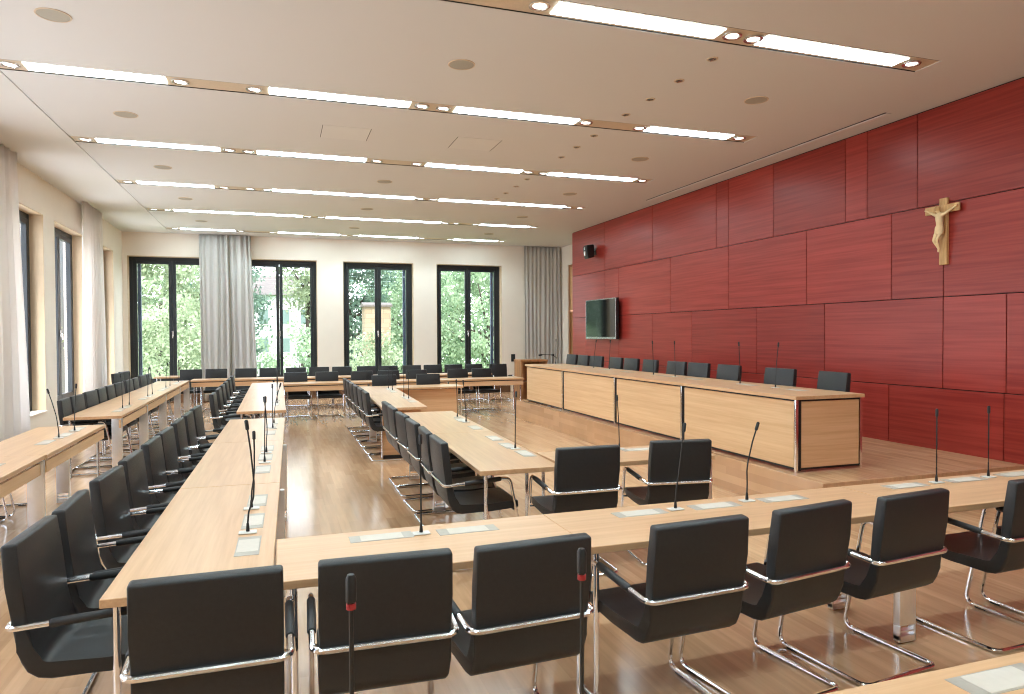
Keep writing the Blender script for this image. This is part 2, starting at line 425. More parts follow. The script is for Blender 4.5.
# curtains
def curtain(name, label, x0, y0, x1, y1, z0, z1, mat, folds, amp, flare=(0, 0), group=None, seed=0):
    rnd = random.Random(seed); bm = bmesh.new()
    L = math.hypot(x1-x0, y1-y0); nx = folds*8; nz = 14
    ph = [rnd.uniform(-.9, .9) for _ in range(folds+2)]; am = [rnd.uniform(.55, 1.15) for _ in range(folds+2)]
    tx, ty = (x1-x0)/L, (y1-y0)/L; nxx, nyy = -ty, tx
    grid = []
    for j in range(nz+1):
        v = j/nz; row = []
        for i in range(nx+1):
            u = i/nx; k = u*folds; a0 = int(min(k, folds)); fr = k-a0
            p = ph[a0]*(1-fr)+ph[a0+1]*fr; aa = (am[a0]*(1-fr)+am[a0+1]*fr)*amp*(1+.35*(1-v))
            off = aa*math.sin(2*PI*k+p)+.25*aa*math.sin(5.3*PI*k+p*2)+.02*math.sin(3*v+u*4)*(1-v)
            ex = (flare[0]*(1-u)*-1+flare[1]*u)*(1-v)**1.3
            s = u*L+ex+.012*math.sin(7*u+4*v)
            row.append(bm.verts.new((x0+tx*s+nxx*off, y0+ty*s+nyy*off, z0+(z1-z0)*v)))
        grid.append(row)
    for j in range(nz):
        for i in range(nx): bm.faces.new((grid[j][i], grid[j][i+1], grid[j+1][i+1], grid[j+1][i]))
    o = obj(name, bm, mat, angle=180); tag(o, label, 'curtain', group)
    sm = o.modifiers.new('thickness', 'SOLIDIFY'); sm.thickness = .003
    return o
curtain('curtain', 'grey beige curtain left of the pair between first and second back windows', -1.87, 19.33, -1.18, 19.33, .02, CZ-.01, M_CURT, 5, .04, (0, 0), seed=1)
curtain('curtain', 'grey beige curtain beside second back window, right one of the pair', -1.15, 19.33, -.63, 19.33, .02, CZ-.01, M_CURT, 4, .04, (0, .12), seed=2)
curtain('curtain', 'long grey gathered curtain in back right corner by red wall', 6.90, 19.33, 8.04, 19.33, .02, CZ-.01, M_CURT, 9, .022, (0, 0), seed=3)
curtain('curtain', 'pale sheer curtain at left edge in front of nearest visible left window', XL+.15, 9.9, XL+.15, 11.62, .02, CZ-.01, M_SHEER, 7, .04, (0, .28), seed=4)
curtain('curtain', 'pale sheer curtain on left wall between two far left windows', XL+.15, 15.3, XL+.15, 16.7, .02, CZ-.01, M_SHEER, 7, .04, (.02, .1), seed=5)

# ------------------------------------------------------------------ ceiling lights
RUNS = {5.19: ('panel', [(-1.0, .5), (2.12, 3.66), (4.1, 5.70)], [-1.15, .65, 1.99, 3.79, 4.01, 5.84]),
        7.87: ('panel', [(-2.27, -1.05), (-.06, 1.44), (1.97, 3.5), (4.48, 5.71)], [-2.4, -.92, -.21, 1.58, 1.83, 3.62, 4.36, 5.86]),
        10.55: ('panel', [(-2.25, -.74), (-.25, 1.27), (2.18, 3.72), (4.2, 5.75)], [-2.38, -.62, -.37, 1.43, 2.03, 3.84, 4.1, 5.9]),
        13.22: ('panel', [(-2.23, -1.03), (-.06, 2.5), (2.98, 5.58)], [-2.37, -.87, -.44, -.16, 2.61, 2.86, 5.68, 5.94]),
        15.93: ('panel', [(-2.01, .54), (1.04, 3.62), (4.58, 5.81)], [-2.39, -2.14, .66, .92, 3.74, 3.99, 4.45, 5.94]),
        2.5: ('panel', [(-2.2, -.7), (-.2, 1.3), (2.1, 3.6), (4.1, 5.7)], [-2.37, -.55, -.35, 1.5, 1.95, 3.8, 5.9]),  # unseen strips continuing the spacing, added to light the foreground
        -.19: ('panel', [(-2.2, -.7), (-.2, 1.3), (2.1, 3.6), (4.1, 5.7)], [-2.37, -.55, -.35, 1.5, 1.95, 3.8, 5.9]),
        18.62: ('panel', [(-2.21, -.98), (.03, 1.55), (2.05, 3.6), (4.6, 5.84)], [-2.34, -.84, -.11, 1.68, 1.94, 3.73, 4.47, 5.98])}
ORD = ['nearest', 'second', 'third', 'fourth', 'fifth', 'farthest']
for i, (y, (_, pans, spots)) in enumerate(RUNS.items()):
    lb = {5.19: 'recessed light strip across the ceiling, nearest the camera, touching the top edge',
          18.62: 'recessed light strip across the ceiling, farthest, just before the back windows',
          2.5: 'added recessed light strip overhead, unseen above the foreground table',
          -.19: 'added recessed light strip, unseen behind the camera'}.get(y) or 'recessed light strip across the ceiling, %s from the camera' % ORD[i]
    t = thing('ceiling_light', lb, 'ceiling light', (1.8, y, CZ), 0, 'light strips across the ceiling')
    x0 = -2.53-1.8; x1 = 6.045-1.8
    bm = boxbm(x0, x1, -SW+.006, SW-.006, .008, .03)
    obj('housing', bm, M_HOUS, t, smooth=False)
    bm = boxbm(x0, x1, -SW+.001, -SW+.010, .002, .02); box(bm, x0, x1, SW-.010, SW-.001, .002, .02)
    obj('shadow_gap', bm, M_BLACK, t, smooth=False)
    for a, b in pans:
        obj('light_panel', boxbm(a-1.8, b-1.8, -.098, .098, .001, .0075, bev=.001), M_LIGHT, t)
    for s in spots:
        bm = lathe(bmesh.new(), [(.085, .0078), (.085, -.002), (.078, -.005), (.066, -.004), (.062, .004)], (s-1.8, 0, 0), 20)
        sp = obj('spotlight', bm, M_STEEL, t)
        obj('spot_lamp', lathe(bmesh.new(), [(.001, .001), (.03, -.002), (.055, .003), (.055, .006)], (s-1.8, 0, 0), 16), M_SPOT, sp)

discs = [(-1.69, 6.54), (-1.66, 9.2), (-1.65, 11.9), (-1.63, 14.5), (-1.62, 17.25), (1.70, 6.53), (1.74, 11.9), (1.77, 14.6), (1.79, 17.28), (5.08, 6.52), (5.13, 9.24), (5.16, 11.93), (5.17, 14.6), (5.2, 17.3)]
names = ['left', 'left', 'left', 'left', 'left', 'middle', 'middle', 'middle', 'middle', 'right', 'right', 'right', 'right', 'right']
cnt = {}
tot = {'left': 5, 'middle': 4, 'right': 5}
o5 = ['nearest', 'second', 'third', 'fourth', 'farthest']
proto = None
for (x, y), c in zip(discs, names):
    k = cnt.get(c, 0); cnt[c] = k+1
    w = 'farthest' if k == tot[c]-1 else o5[k]
    lb = 'round grey loudspeaker grille flush in ceiling, %s of the %s line' % (w, {'left': 'left-hand', 'middle': 'middle', 'right': 'right-hand'}[c])
    if proto is None:
        proto = thing('ceiling_speaker', lb, 'ceiling speaker', (x, y, CZ), 0, 'round speakers in the ceiling')
        obj('trim_ring', lathe(bmesh.new(), [(.118, .004), (.118, -.006), (.128, -.006), (.131, -.001), (.131, .004)], seg=32), M_HOUS, proto)
        obj('grille', lathe(bmesh.new(), [(.117, .003), (.117, -.004), (.06, -.0055), (.002, -.006)], seg=32), M_SPEAK, proto)
    else: dup(proto, (x, y, CZ), 0, lb)
spots = [(3.92, 5.67), (3.93, 6.26), (3.935, 6.85), (3.935, 7.42), (3.95, 8.33), (3.96, 8.91), (3.975, 9.49), (3.98, 11.0), (3.99, 11.6), (4.0, 12.2), (4.0, 12.76)]
o11 = ['first', 'second', 'third', 'fourth', 'fifth', 'sixth', 'seventh', 'eighth', 'ninth', 'tenth', 'last']
proto = None
for k, (x, y) in enumerate(spots):
    lb = 'small dark ceiling spot, %s from the camera in the single line of spots' % o11[k]
    if proto is None:
        proto = thing('downlight', lb, 'downlight', (x, y, CZ), 0, 'small dark spots in a line on the ceiling')
        obj('trim_ring', lathe(bmesh.new(), [(.038, .003), (.038, -.008), (.05, -.008), (.054, -.002), (.054, .003)], seg=24), M_HOUS, proto)
        bm = lathe(bmesh.new(), [(.037, .003), (.037, -.001), (.02, -.003), (.002, -.004)], seg=20)
        obj('lens', bm, M_BLACK, proto)
        obj('bracket', boxbm(-.006, .006, -.036, .036, -.012, -.004, bev=.002), M_STEEL, proto)
    else: dup(proto, (x, y, CZ), 0, lb)
for (a, b, lb) in ((.55, 1.15, 'flush ceiling access hatch with thin dark joints, left one'), (2.265, 2.875, 'flush ceiling access hatch with faint joints, right one')):
    t = thing('access_hatch', lb, 'ceiling hatch', (a, 9.2, CZ), 0)
    obj('panel', boxbm(.008, b-a-.008, -.28, .28, -.0025, .01), M_CEILP, t, smooth=False)
    bm = boxbm(0, .007, -.28, .28, -.003, .01); box(bm, b-a-.007, b-a, -.28, .28, -.003, .01)
    obj('joint', bm, M_BLACK, t, smooth=False)

# ------------------------------------------------------------------ chairs
def make_chair(label, group):
    t = thing('conference_chair', label, 'chair', (0, 0, 0), 0, group)
    th = .055
    mid = [(-.2725, .93), (-.256, .77), (-.236, .612)]
    obj('backrest', extrude_profile(strip_outline(mid, th), .468, .013, ends=(True, False)), M_LEATH, t)
    mid = [(-.2358, .611), (-.222, .53), (-.210, .485), (-.196, .458), (-.172, .440), (-.135, .433), (.06, .438), (.2, .447), (.285, .452)]
    obj('seat', extrude_profile(strip_outline(mid, th), .468, .013, ends=(False, True)), M_LEATH, t)
    hw = .256; r = .0115
    pts = []
    half = [(-hw, -.277, .620), (-hw, .21, .655), (-hw, .335, .0125), (-hw, -.215, .0125)]
    full = half+[(-x, y, z) for x, y, z in half[::-1]]
    path = fillet(full, [.05, .055, .055, .05, .05, .055, .055, .05], 6, closed=True)
    fr = obj('frame', tube(bmesh.new(), path, r, 10, closed=True), M_CHROME, t)
    for s in (-1, 1):
        zz = lambda y: .620+(y+.277)/.487*.035
        p = [(s*hw, y, zz(y)) for y in (-.13, -.12, .13, .14)]
        obj('armrest', tube(bmesh.new(), p, [.0145, .0175, .0175, .0145], 10), M_PAD, t)
        obj('glide', boxbm(s*hw-.011, s*hw+.011, .20, .27, 0, .016, bev=.004), M_BLACK, fr)
    bm = tube(bmesh.new(), [(-hw, .248, .412), (hw, .248, .412)], .010, 8)
    box(bm, -.17, -.13, .12, .252, .398, .412, .003); box(bm, .13, .17, .12, .252, .398, .412, .003)
    obj('crossbar', bm, M_CHROME, t)
    return t
CH0 = None
NCH = 0
def chair(x, y, face, label, group, z=0, ang=0):
    """x,y = middle of the rear top edge of the backrest; face = direction faced, degrees (0 = +x)"""
    global CH0, NCH
    NCH += 1
    rz = math.radians(face-90+ang)
    f = Vector((-math.sin(rz), math.cos(rz), 0))
    p = Vector((x, y, z))+f*.30
    if CH0 is None:
        CH0 = make_chair(label, group); CH0.location = p; CH0.rotation_euler = (0, 0, rz)
    else: dup(CH0, p, rz, label, group)
OR = ['first', 'second', 'third', 'fourth', 'fifth', 'sixth', 'seventh', 'eighth', 'ninth', 'tenth', 'eleventh', 'twelfth', 'thirteenth']
# front row, seen from behind
FR = [(-.225, 2.43, 0), (.355, 2.43, -2), (.91, 2.42, 3), (1.66, 2.45, 3), (2.285, 2.50, 8), (2.915, 2.53, 6), (3.85, 2.57, 2), (4.5, 2.6, 0)]
for k, (x, y, a) in enumerate(FR):
    chair(x, y, 90, 'black leather chair seen from behind at foreground table, %s from the left' % OR[k], 'chairs along the foreground table', ang=a)
# centre-left long row
LA = [3.28, 3.81, 4.49, 5.10, 5.79, 6.36, 7.04, 7.65, 8.28]
for k, y in enumerate(LA):
    x = -.985+.012*k
    chair(x, y, 0, 'black leather chair left of the near long table by the aisle, %s from the camera' % OR[k], 'chairs along the near long table', ang=(-2, 1, -4, -2, -2, -3, -1, -1, -3)[k])
for k, y in enumerate([10.15, 11.05, 11.8, 12.6, 13.4, 14.3]):
    chair(-.87, y, 0, 'black chair left of the farther long table by the aisle, %s from the camera' % OR[k], 'chairs along the farther long table')
# wall-side row
for k, y in enumerate([9.95, 10.5, 11.22, 11.83, 12.4, 13.05, 13.85, 14.43, 15.2, 15.82]):
    chair(-2.56, y, 0, 'black chair between left windows and wall-side table row, %s from the camera' % OR[k], 'chairs by the left windows', ang=(3, -3, -4, 1, 0, -4, -2, 1, -3, -2)[k])
chair(-3.22, 16.4, 0, 'grey lit chair by the sheer curtain in far left corner, nearer of two', 'two spare chairs by the far left curtain', ang=-12)
chair(-3.22, 17.1, 0, 'grey lit chair by the sheer curtain in far left corner, farther of two', 'two spare chairs by the far left curtain', ang=-12)
for k, y in enumerate([6.1, 7.25, 7.95]):
    chair(-3.0, y, 0, 'chair on wall side of near left table, chrome legs seen under it, %s from camera' % OR[k], 'chairs behind the near left table')
# inner table rows
for k, y in enumerate([5.10, 5.62, 6.23, 6.83, 7.5, 7.98]):
    chair(1.10+.008*k, y, 0, 'black chair left of the near inner table, %s from the camera' % OR[k], 'chairs left of the near inner table', ang=(-1, -3, 0, 2, -1, 0)[k])
for k, y in enumerate([9.66, 10.25, 10.9, 11.5, 12.1, 12.68]):
    chair(1.10, y, 0, 'black chair left of the farther inner table, %s from the camera' % OR[k], 'chairs left of the farther inner table')
chair(2.02, 4.34, 90, 'black chair seen from behind at inner table before the stage, left of two', 'two chairs before the inner table', ang=-2)
chair(2.77, 4.37, 90, 'black chair seen from behind at inner table before the stage, right of two', 'two chairs before the inner table', ang=-8)
for k, x in enumerate([1.93, 2.79]):
    chair(x, 13.52, -90, 'black chair facing us behind wood-fronted inner table, %s of two' % ('left', 'right')[k], 'two chairs behind the wood-fronted table', ang=4)
for k, x in enumerate([.34, .97, 1.70, 2.27, 2.88, 3.81, 4.37]):
    chair(x, 15.2, -90, 'black chair facing us in middle back row, %s from the left' % OR[k], 'chairs in the middle back row', ang=4)
for k, x in enumerate([-1.90, -1.36, -.72, -.19, .40, .94, 1.48, 2.07, 2.61, 3.20, 3.74, 4.28, 4.82]):
    chair(x, 17.5, -90, 'black chair facing us in last row under the back windows, %s from the left' % OR[k], 'chairs in the last row')
chair(5.42, 17.3, -90, 'black chair at right end of the last row under the back windows', 'chairs in the last row')
# dais chairs
for k, y in enumerate([6.05, 6.91, 7.91, 8.62, 9.2, 9.98, 10.62, 11.2, 12.0, 12.59, 13.16]):
    chair(5.77, y, 180, 'blue-grey lit chair on stage behind the long desk, %s from its near end' % OR[k], 'chairs behind the stage desk', z=DZ, ang=(-6, 5, 0, 3, 2, -3, 0, 0, 4, 0, 0)[k])

# ------------------------------------------------------------------ tables
def leg_round(bm, x, y, h, r=.0145):
    return lathe(bm, [(r*.9, 0), (r*1.1, .004), (r*1.1, .02), (r, .024), (r, h)], (x, y, 0), 14)
def leg_plate(bm, x, y, h):
    box(bm, x-.058, x+.058, y-.022, y+.022, .10, h, .006, 2)
    box(bm, x-.058, x-.048, y-.022, y+.022, .02, .10, .002); box(bm, x+.048, x+.058, y-.022, y+.022, .02, .10, .002)
    box(bm, x-.048, x+.048, y-.018, y+.018, .062, .072, .002)
    box(bm, x-.058, x+.058, y-.022, y+.022, .008, .045, .003)
    return bm
def plate(t, x, y, along, h, L=.3, W=.105):
    """socket lid let into the top, local coordinates"""
    def R(bm, u0, u1, v0, v1, z0, z1, b=0):
        return box(bm, x+u0, x+u1, y+v0, y+v1, z0, z1, b) if along == 'x' else box(bm, x+v0, x+v1, y+u0, y+u1, z0, z1, b)
    a = L/2; w = W/2
    bm = R(bmesh.new(), -a, a, -w, w, h-.004, h+.002, .001)
    p = obj('socket_cover', bm, M_PLATED, t)
    obj('lid', R(bmesh.new(), -a+.05, a-.05, -w+.006, w-.006, h, h+.0035, .001), M_PLATE, p)
def table(label, group, x0, x1, y0, y1, rz=0, legs=(), plates=(), apron=None, panel=None, H=.74, z=0, name='conference_table', pivot=None):
    """rectangle in world axes (before rotating by rz about its centre)"""
    cx, cy = (x0+x1)/2, (y0+y1)/2
    t = thing(name, label, 'table', (cx, cy, z), rz, group)
    lx, ly = (x1-x0)/2, (y1-y0)/2; along = 'x' if lx > ly else 'y'
    g = .0015
    bm = boxbm(-lx+g, lx-g, -ly+g, ly-g, H-.034, H, bev=.0025)
    top = obj('tabletop', bm, M_OAKX if along == 'x' else M_OAKY, t)
    for (x, y, k) in legs:
        b = bmesh.new()
        (leg_plate if k == 'p' else leg_round)(b, x-cx, y-cy, H-.034)
        obj('leg', b, M_POL if k == 'p' else M_CHROME, t)
    for (x, y) in plates: plate(t, x-cx, y-cy, along, H)
    if apron:
        bm = bmesh.new(); mt = M_PANX
        for side in apron:
            if side == 'r': obj('apron', boxbm(lx-.035, lx-.012, -ly+.02, ly-.02, H-.15, H-.055, bev=.002), M_PANY, t)
            if side == 'f': obj('apron', boxbm(-lx+.02, lx-.02, -ly+.012, -ly+.035, H-.15, H-.055, bev=.002), M_PANX, t)
        bm.free()
        # sub-frame under the top that carries apron and legs
        bm = boxbm(-lx+.05, lx-.05, -ly+.05, ly-.05, H-.056, H-.034)
        obj('underframe', bm, M_BLACK, t, smooth=False)
    if panel:
        for (a, b, c, d, m) in panel:
            obj('front_panel', boxbm(a-cx, b-cx, c-cy, d-cy, .05, H-.05, bev=.003), m, t)
            obj('plinth', boxbm(a-cx+.004, b-cx-.004, c-cy+.004, d-cy-.004, 0, .05), M_BLACK, t, smooth=False)
    return t
GF, GL, GI, GW, GB = 'foreground tables', 'long tables by the aisle', 'inner tables', 'tables by the left windows', 'tables at the back'
# foreground
Y0, Y1 = 2.86, 3.475
table('light oak foreground table section, left end, meeting the long aisle table', GF, -.018, 1.34, Y0, Y1, 0, [(.05, Y0+.05, 'r'), (1.30, Y0+.05, 'r'), (.05, Y1-.06, 'r'), (1.30, Y1-.06, 'r')], [(.46, 3.34), (.88, 3.32)])
table('light oak foreground table section in the middle, below the inner table', GF, 1.34, 3.34, Y0, Y1, 0, [(1.385, Y0+.05, 'r'), (3.26, Y0+.06, 'p'), (1.385, Y1-.06, 'r'), (3.26, Y1-.07, 'p')], [(1.84, 3.32), (2.31, 3.32), (2.78, 3.33)])
table('light oak foreground table section running out of frame at the right', GF, 3.34, 5.35, Y0, Y1, 0, [(5.25, Y0+.06, 'p'), (5.25, Y1-.07, 'p')], [(3.74, 3.35), (4.25, 3.36), (4.74, 3.37)])
# the table the camera stands at
table('light oak table at bottom right corner edge of the picture, nearest the camera', 'table at the camera', -.5, 3.2, .82, 1.49, 0, [(-.4, .9, 'r'), (3.1, .9, 'r'), (-.4, 1.42, 'r'), (3.1, 1.42, 'r')], [(1.90, 1.385)], name='conference_table')
# long rows by the aisle
import math as _m
def yrow(label, group, xa, xb, y0, y1, rz, **k): return table(label, group, xa, xb, y0, y1, rz, **k)
sl = .0175
for (a, b, lb, pl, lg) in ((2.88, 4.82, 'light oak long table section by the aisle, nearest, foreground left', [3.41, 3.86, 4.33], [(-.59, 2.95, 'r'), (-.06, 2.95, 'r'), (-.57, 4.75, 'p'), (-.06, 4.75, 'p')]),
                           (4.82, 6.76, 'light oak long table section by the aisle, second from the camera', [5.32, 5.85, 6.3], [(-.06, 4.9, 'r'), (-.57, 6.68, 'p'), (-.06, 6.68, 'p')]),
                           (6.76, 8.60, 'light oak long table section by the aisle, third from the camera', [7.3, 7.85], [(-.57, 8.5, 'r'), (-.06, 8.5, 'r')])):
    off = sl*((a+b)/2-2.88)
    xa, xb = -.635+off, -.03+off
    table(lb, GL, xa, xb, a, b, -sl, [(x+off, y, k) for x, y, k in lg], [(-.145+off*.8, y) for y in pl])
for k, (a, b) in enumerate(((9.45, 11.3), (11.3, 13.17), (13.17, 15.03))):
    table('light oak long table section beyond the gap by the aisle, %s of three from camera' % ('first', 'second', 'third')[k], GL, -.51, .09, a, b, 0,
          [(-.45, a+.06, 'r'), (.04, a+.06, 'r'), (-.45, b-.06, 'r'), (.04, b-.06, 'r')], [(-.05, a+.75), (-.05, a+1.2)])
# wall side rows
table('oak table at left edge of the picture, section running out of frame', GW, -2.44, -1.81, 4.62, 6.60, 0, [(-1.86, 6.52, 'p'), (-2.38, 6.5, 'p'), (-1.86, 4.7, 'r'), (-2.38, 4.7, 'r')], [(-2.03, 6.1), (-2.03, 5.6)], apron='r')
table('oak table at left edge of the picture, far section with two microphones', GW, -2.44, -1.80, 6.60, 8.63, 0, [(-2.1, 8.2, 'p'), (-1.86, 8.55, 'r'), (-1.86, 6.7, 'r'), (-2.38, 6.7, 'r')], [(-2.02, 7.36), (-1.99, 7.86), (-1.99, 8.3)], apron='r')
for k, (a, b) in enumerate(((9.5, 11.26), (11.26, 13.05), (13.05, 14.84), (14.84, 16.40))):
    table('oak table of the row along left windows, %s of four from the camera' % OR[k], GW, -2.43, -1.81, a, b, 0,
          [(-1.87, a+.06, 'p'), (-2.37, a+.06, 'r'), (-2.37, b-.06, 'r')]+([(-1.87, b-.06, 'p')] if k == 3 else []), [(-1.97, (a+b)/2-.25), (-1.97, (a+b)/2+.22)], apron='r')
# inner tables
r1 = -.033
table('light oak inner table near section, corner towards the foreground', GI, 1.375, 1.985, 4.70, 6.64, r1, [(1.43, 4.76, 'r'), (1.90, 5.25, 'r'), (1.43, 6.56, 'p'), (1.93, 6.56, 'r')], [(1.90, 5.3), (1.88, 5.72), (1.88, 6.17)])
table('light oak inner table second section, behind the near one', GI, 1.44, 2.05, 6.64, 8.58, r1, [(1.49, 6.72, 'r'), (1.49, 8.1, 'p'), (1.99, 8.5, 'r')], [(1.95, 6.95), (1.95, 7.62)])
table('light oak inner table arm pointing right towards the stage', GI, 1.99, 3.28, 4.70, 5.31, 0, [(2.03, 4.76, 'r'), (3.22, 4.76, 'p'), (2.03, 5.25, 'r'), (3.22, 5.25, 'r')], [(2.84, 5.15)])
r2 = -.035
table('light oak inner table with closed wood end panel, beyond the near inner table', GI, 1.325, 1.93, 9.20, 11.2, r2, [(1.36, 9.56, 'r'), (1.38, 11.1, 'p')], [(1.84, 10.0), (1.84, 10.55)], panel=[(1.345, 1.91, 9.575, 9.60, M_PANX)])
table('light oak inner table section just before the wood-fronted arm', GI, 1.395, 2.0, 11.2, 13.2, r2, [(1.45, 13.1, 'r'), (1.95, 13.1, 'r')], [(1.86, 11.8), (1.86, 12.3)])
table('oak inner table arm with full wood front facing the camera', GI, 2.01, 3.29, 12.58, 13.2, 0, [(3.245, 12.64, 'r'), (3.24, 13.14, 'r')], [], panel=[(2.03, 3.2, 12.70, 12.725, M_PANX)])
# back rows
for k, (a, b) in enumerate(((.10, 1.75), (1.75, 3.42), (3.42, 5.13))):
    table('oak table of the middle back row, %s of three from the left' % ('first', 'second', 'third')[k], GB, a, b, 14.4, 15.0, 0,
          [(a+.07, 14.47, 'r'), (b-.07, 14.47, 'r'), (a+.07, 14.93, 'r'), (b-.07, 14.93, 'r')], [], apron='f')
for k, (a, b) in enumerate(((-1.80, -.1), (-.1, 1.6), (1.6, 3.3), (3.3, 5.0))):
    table('oak table of the last row below the windows, %s of four from the left' % OR[k], GB, a, b, 16.4, 17.0, 0,
          [(a+.07, 16.47, 'r'), (b-.07, 16.47, 'r'), (a+.07, 16.93, 'r'), (b-.07, 16.93, 'r')], [], apron='f')
table('small oak side table in the far left corner before the first back window', GB, -2.75, -1.95, 17.95, 18.55, 0, [(-2.68, 18.0, 'r'), (-2.02, 18.0, 'r'), (-2.68, 18.5, 'r'), (-2.02, 18.5, 'r')])

# ------------------------------------------------------------------ stage desk
DS = [5.47, 7.48, 9.29, 11.29, 13.20]
for k, (a, b) in enumerate(zip(DS, DS[1:])):
    t = thing('stage_desk', 'panelled oak desk unit on the stage, %s' % ('nearest, with chrome-edged end panel', 'second from the near end', 'third from the near end', 'farthest')[k], 'desk', (5.13, a, DZ), 0, 'desk units on the stage')
    L = b-a
    obj('desktop', boxbm(-.42, .42, (-.02 if k == 0 else .001), L-.001, .71, .745, bev=.002), M_OAKY, t)
    obj('front_panel', boxbm(-.39, -.365, .045, L-.045, .045, .69, bev=.003), M_PANY, t)
    obj('backing_frame', boxbm(-.364, -.34, .0, L, .02, .71), M_BLACK, t, smooth=False)
    bm = boxbm(-.40, -.37, .004, .03, .0, .705, bev=.004, seg=2)
    obj('corner_post', bm, M_CHROME, t)
    if k == 0:
        obj('end_panel', boxbm(-.36, .372, .004, .028, .045, .69, bev=.003), M_PANX, t)
        obj('end_frame', boxbm(-.365, .385, .029, .045, .02, .71), M_BLACK, t, smooth=False)
        obj('corner_post', boxbm(.384, .412, .004, .03, 0, .71, bev=.004, seg=2), M_CHROME, t)
    obj('rear_leg', lathe(bmesh.new(), [(.02, 0), (.02, .71)], (.36, L-.06, 0), 12), M_CHROME, t)
    for yy in (L*.3, L*.7): plate(t, .12, yy, 'y', .745)

# ------------------------------------------------------------------ microphones
NM = 0
def mic(x, y, z, dx, dz, label, group, red=False, ang=0, dy=0, bend=0):
    """gooseneck microphone; head top offset (dx,dy,dz) from its base"""
    t = thing('gooseneck_microphone', label, 'microphone', (x, y, z+.0012), ang, group)
    bm = boxbm(-.042, .042, -.028, .028, 0, .006, bev=.0025)
    obj('base_plate', bm, M_MICW, t)
    obj('socket', lathe(bmesh.new(), [(.009, .008), (.0085, .02), (.006, .045), (.0045, .05)], seg=12), M_BLACK, t)
    P = [Vector((0, 0, .045)), Vector((dx*.05+bend*.15, dy*.05, .10)), Vector((dx*.15+bend*.9, dy*.15, .17)), Vector((dx*.25+bend, dy*.25, .14+(dz-.14)*.25)), Vector((dx*.62+bend*.5, dy*.62, .14+(dz-.14)*.62)), Vector((dx*.88, dy*.88, dz-.055))]
    obj('gooseneck', tube(bmesh.new(), fillet(P, .08, 4), .0042, 8), M_BLACK, t)
    d = (P[-1]-P[-2]).normalized(); a = P[-1]
    hp = [a, a+d*.004, a+d*.043, a+d*.05]
    hd = obj('microphone_head', tube(bmesh.new(), hp, [.006, .0092, .0092, .006], 12), M_BLACK, t)
    if red:
        q = a-d*.006
        obj('light_ring', tube(bmesh.new(), [q-d*.004, q+d*.006], .0085, 12), M_MICRED, t)
    return t
T = .74
for k, (x, y, hx, hz) in enumerate([(-.15, 3.63, .005, 1.30), (-.15, 4.13, .02, 1.18), (-.105, 5.59, .01, 1.25), (-.10, 6.05, -.01, 1.21), (-.06, 7.61, 0, 1.21), (-.05, 8.03, .07, 1.19)]):
    mic(x, y, T, hx, hz-T, 'gooseneck microphone on the near long aisle table, %s from the camera' % OR[k], 'microphones on the near long table', bend=(.03, .012, 0, .01, 0, 0)[k])
for k, (x, y, hx, hz) in enumerate([(-.02, 10.31, 0, 1.24), (-.02, 10.85, .02, 1.21), (-.02, 12.2, 0, 1.2)]):
    mic(x, y, T, hx, hz-T, 'gooseneck microphone on the farther long aisle table, %s from the camera' % OR[k], 'microphones on the farther long table')
for k, (x, y, hx, hz) in enumerate([(.65, 3.33, 0, 1.23), (2.06, 3.32, .06, 1.22), (2.55, 3.35, .07, 1.20), (4.0, 3.35, 0, 1.22), (4.47, 3.36, 0, 1.22)]):
    mic(x, y, T, hx, hz-T, 'gooseneck microphone on the foreground table, %s from the left' % OR[k], 'microphones on the foreground table', bend=(0, .01, -.012, 0, 0)[k])
for k, (x, y, hx, hz, nm) in enumerate([(1.885, 5.53, .01, 1.23, 'nearest on its long part'), (1.95, 7.39, -.03, 1.21, 'farther left of a pair at its far end'), (1.97, 7.86, -.01, 1.19, 'farthest'), (2.70, 5.22, -.02, 1.2, 'on its arm behind the two chairs')]):
    mic(x, y, T, hx, hz-T, 'gooseneck microphone on the near inner table, %s' % nm.replace('farther left of a pair at its far end', 'second along its long part'), 'microphones on the inner tables')
for k, (x, y) in enumerate([(1.85, 10.37), (1.84, 10.73), (1.87, 12.05), (1.86, 12.45)]):
    mic(x, y, T, 0, .42, 'gooseneck microphone on the farther inner table, %s from the camera' % OR[k], 'microphones on the inner tables')
for k, (x, y, hx) in enumerate([(-1.97, 10.42, -.02), (-1.97, 10.86, .01), (-1.96, 12.25, .02), (-1.96, 12.67, -.03), (-1.97, 14.2, .03), (-1.97, 14.72, 0), (-1.97, 15.9, .01), (-1.95, 16.25, .02)]):
    mic(x, y, T, hx, .47, 'gooseneck microphone on table row along left windows, %s from the camera' % OR[k], 'microphones on the left row')
mic(-1.98, 7.61, T, -.085, .48, 'gooseneck microphone leaning left on the table at left edge', 'microphones on the near left table')
mic(-1.97, 8.11, T, .02, .49, 'upright gooseneck microphone on the table at left edge', 'microphones on the near left table')
for k, (x, y, hx) in enumerate([(5.24, 6.39, .04), (5.23, 7.0, -.02), (5.27, 8.5, -.01), (5.2, 8.97, -.02), (5.31, 10.62, .02), (5.29, 11.19, .05), (5.3, 13.0, .01)]):
    mic(x, y, DZ+.745, hx, .51, 'gooseneck microphone on the stage desk, %s from its near end' % OR[k], 'microphones on the stage desk')
mic(.115, 1.22, T, 0, .56, 'close gooseneck microphone with red ring before second foreground chair', 'red ringed microphones nearest the camera', red=True)
mic(.55, 1.22, T, .0, .56, 'close gooseneck microphone with red ring before third foreground chair', 'red ringed microphones nearest the camera', red=True)

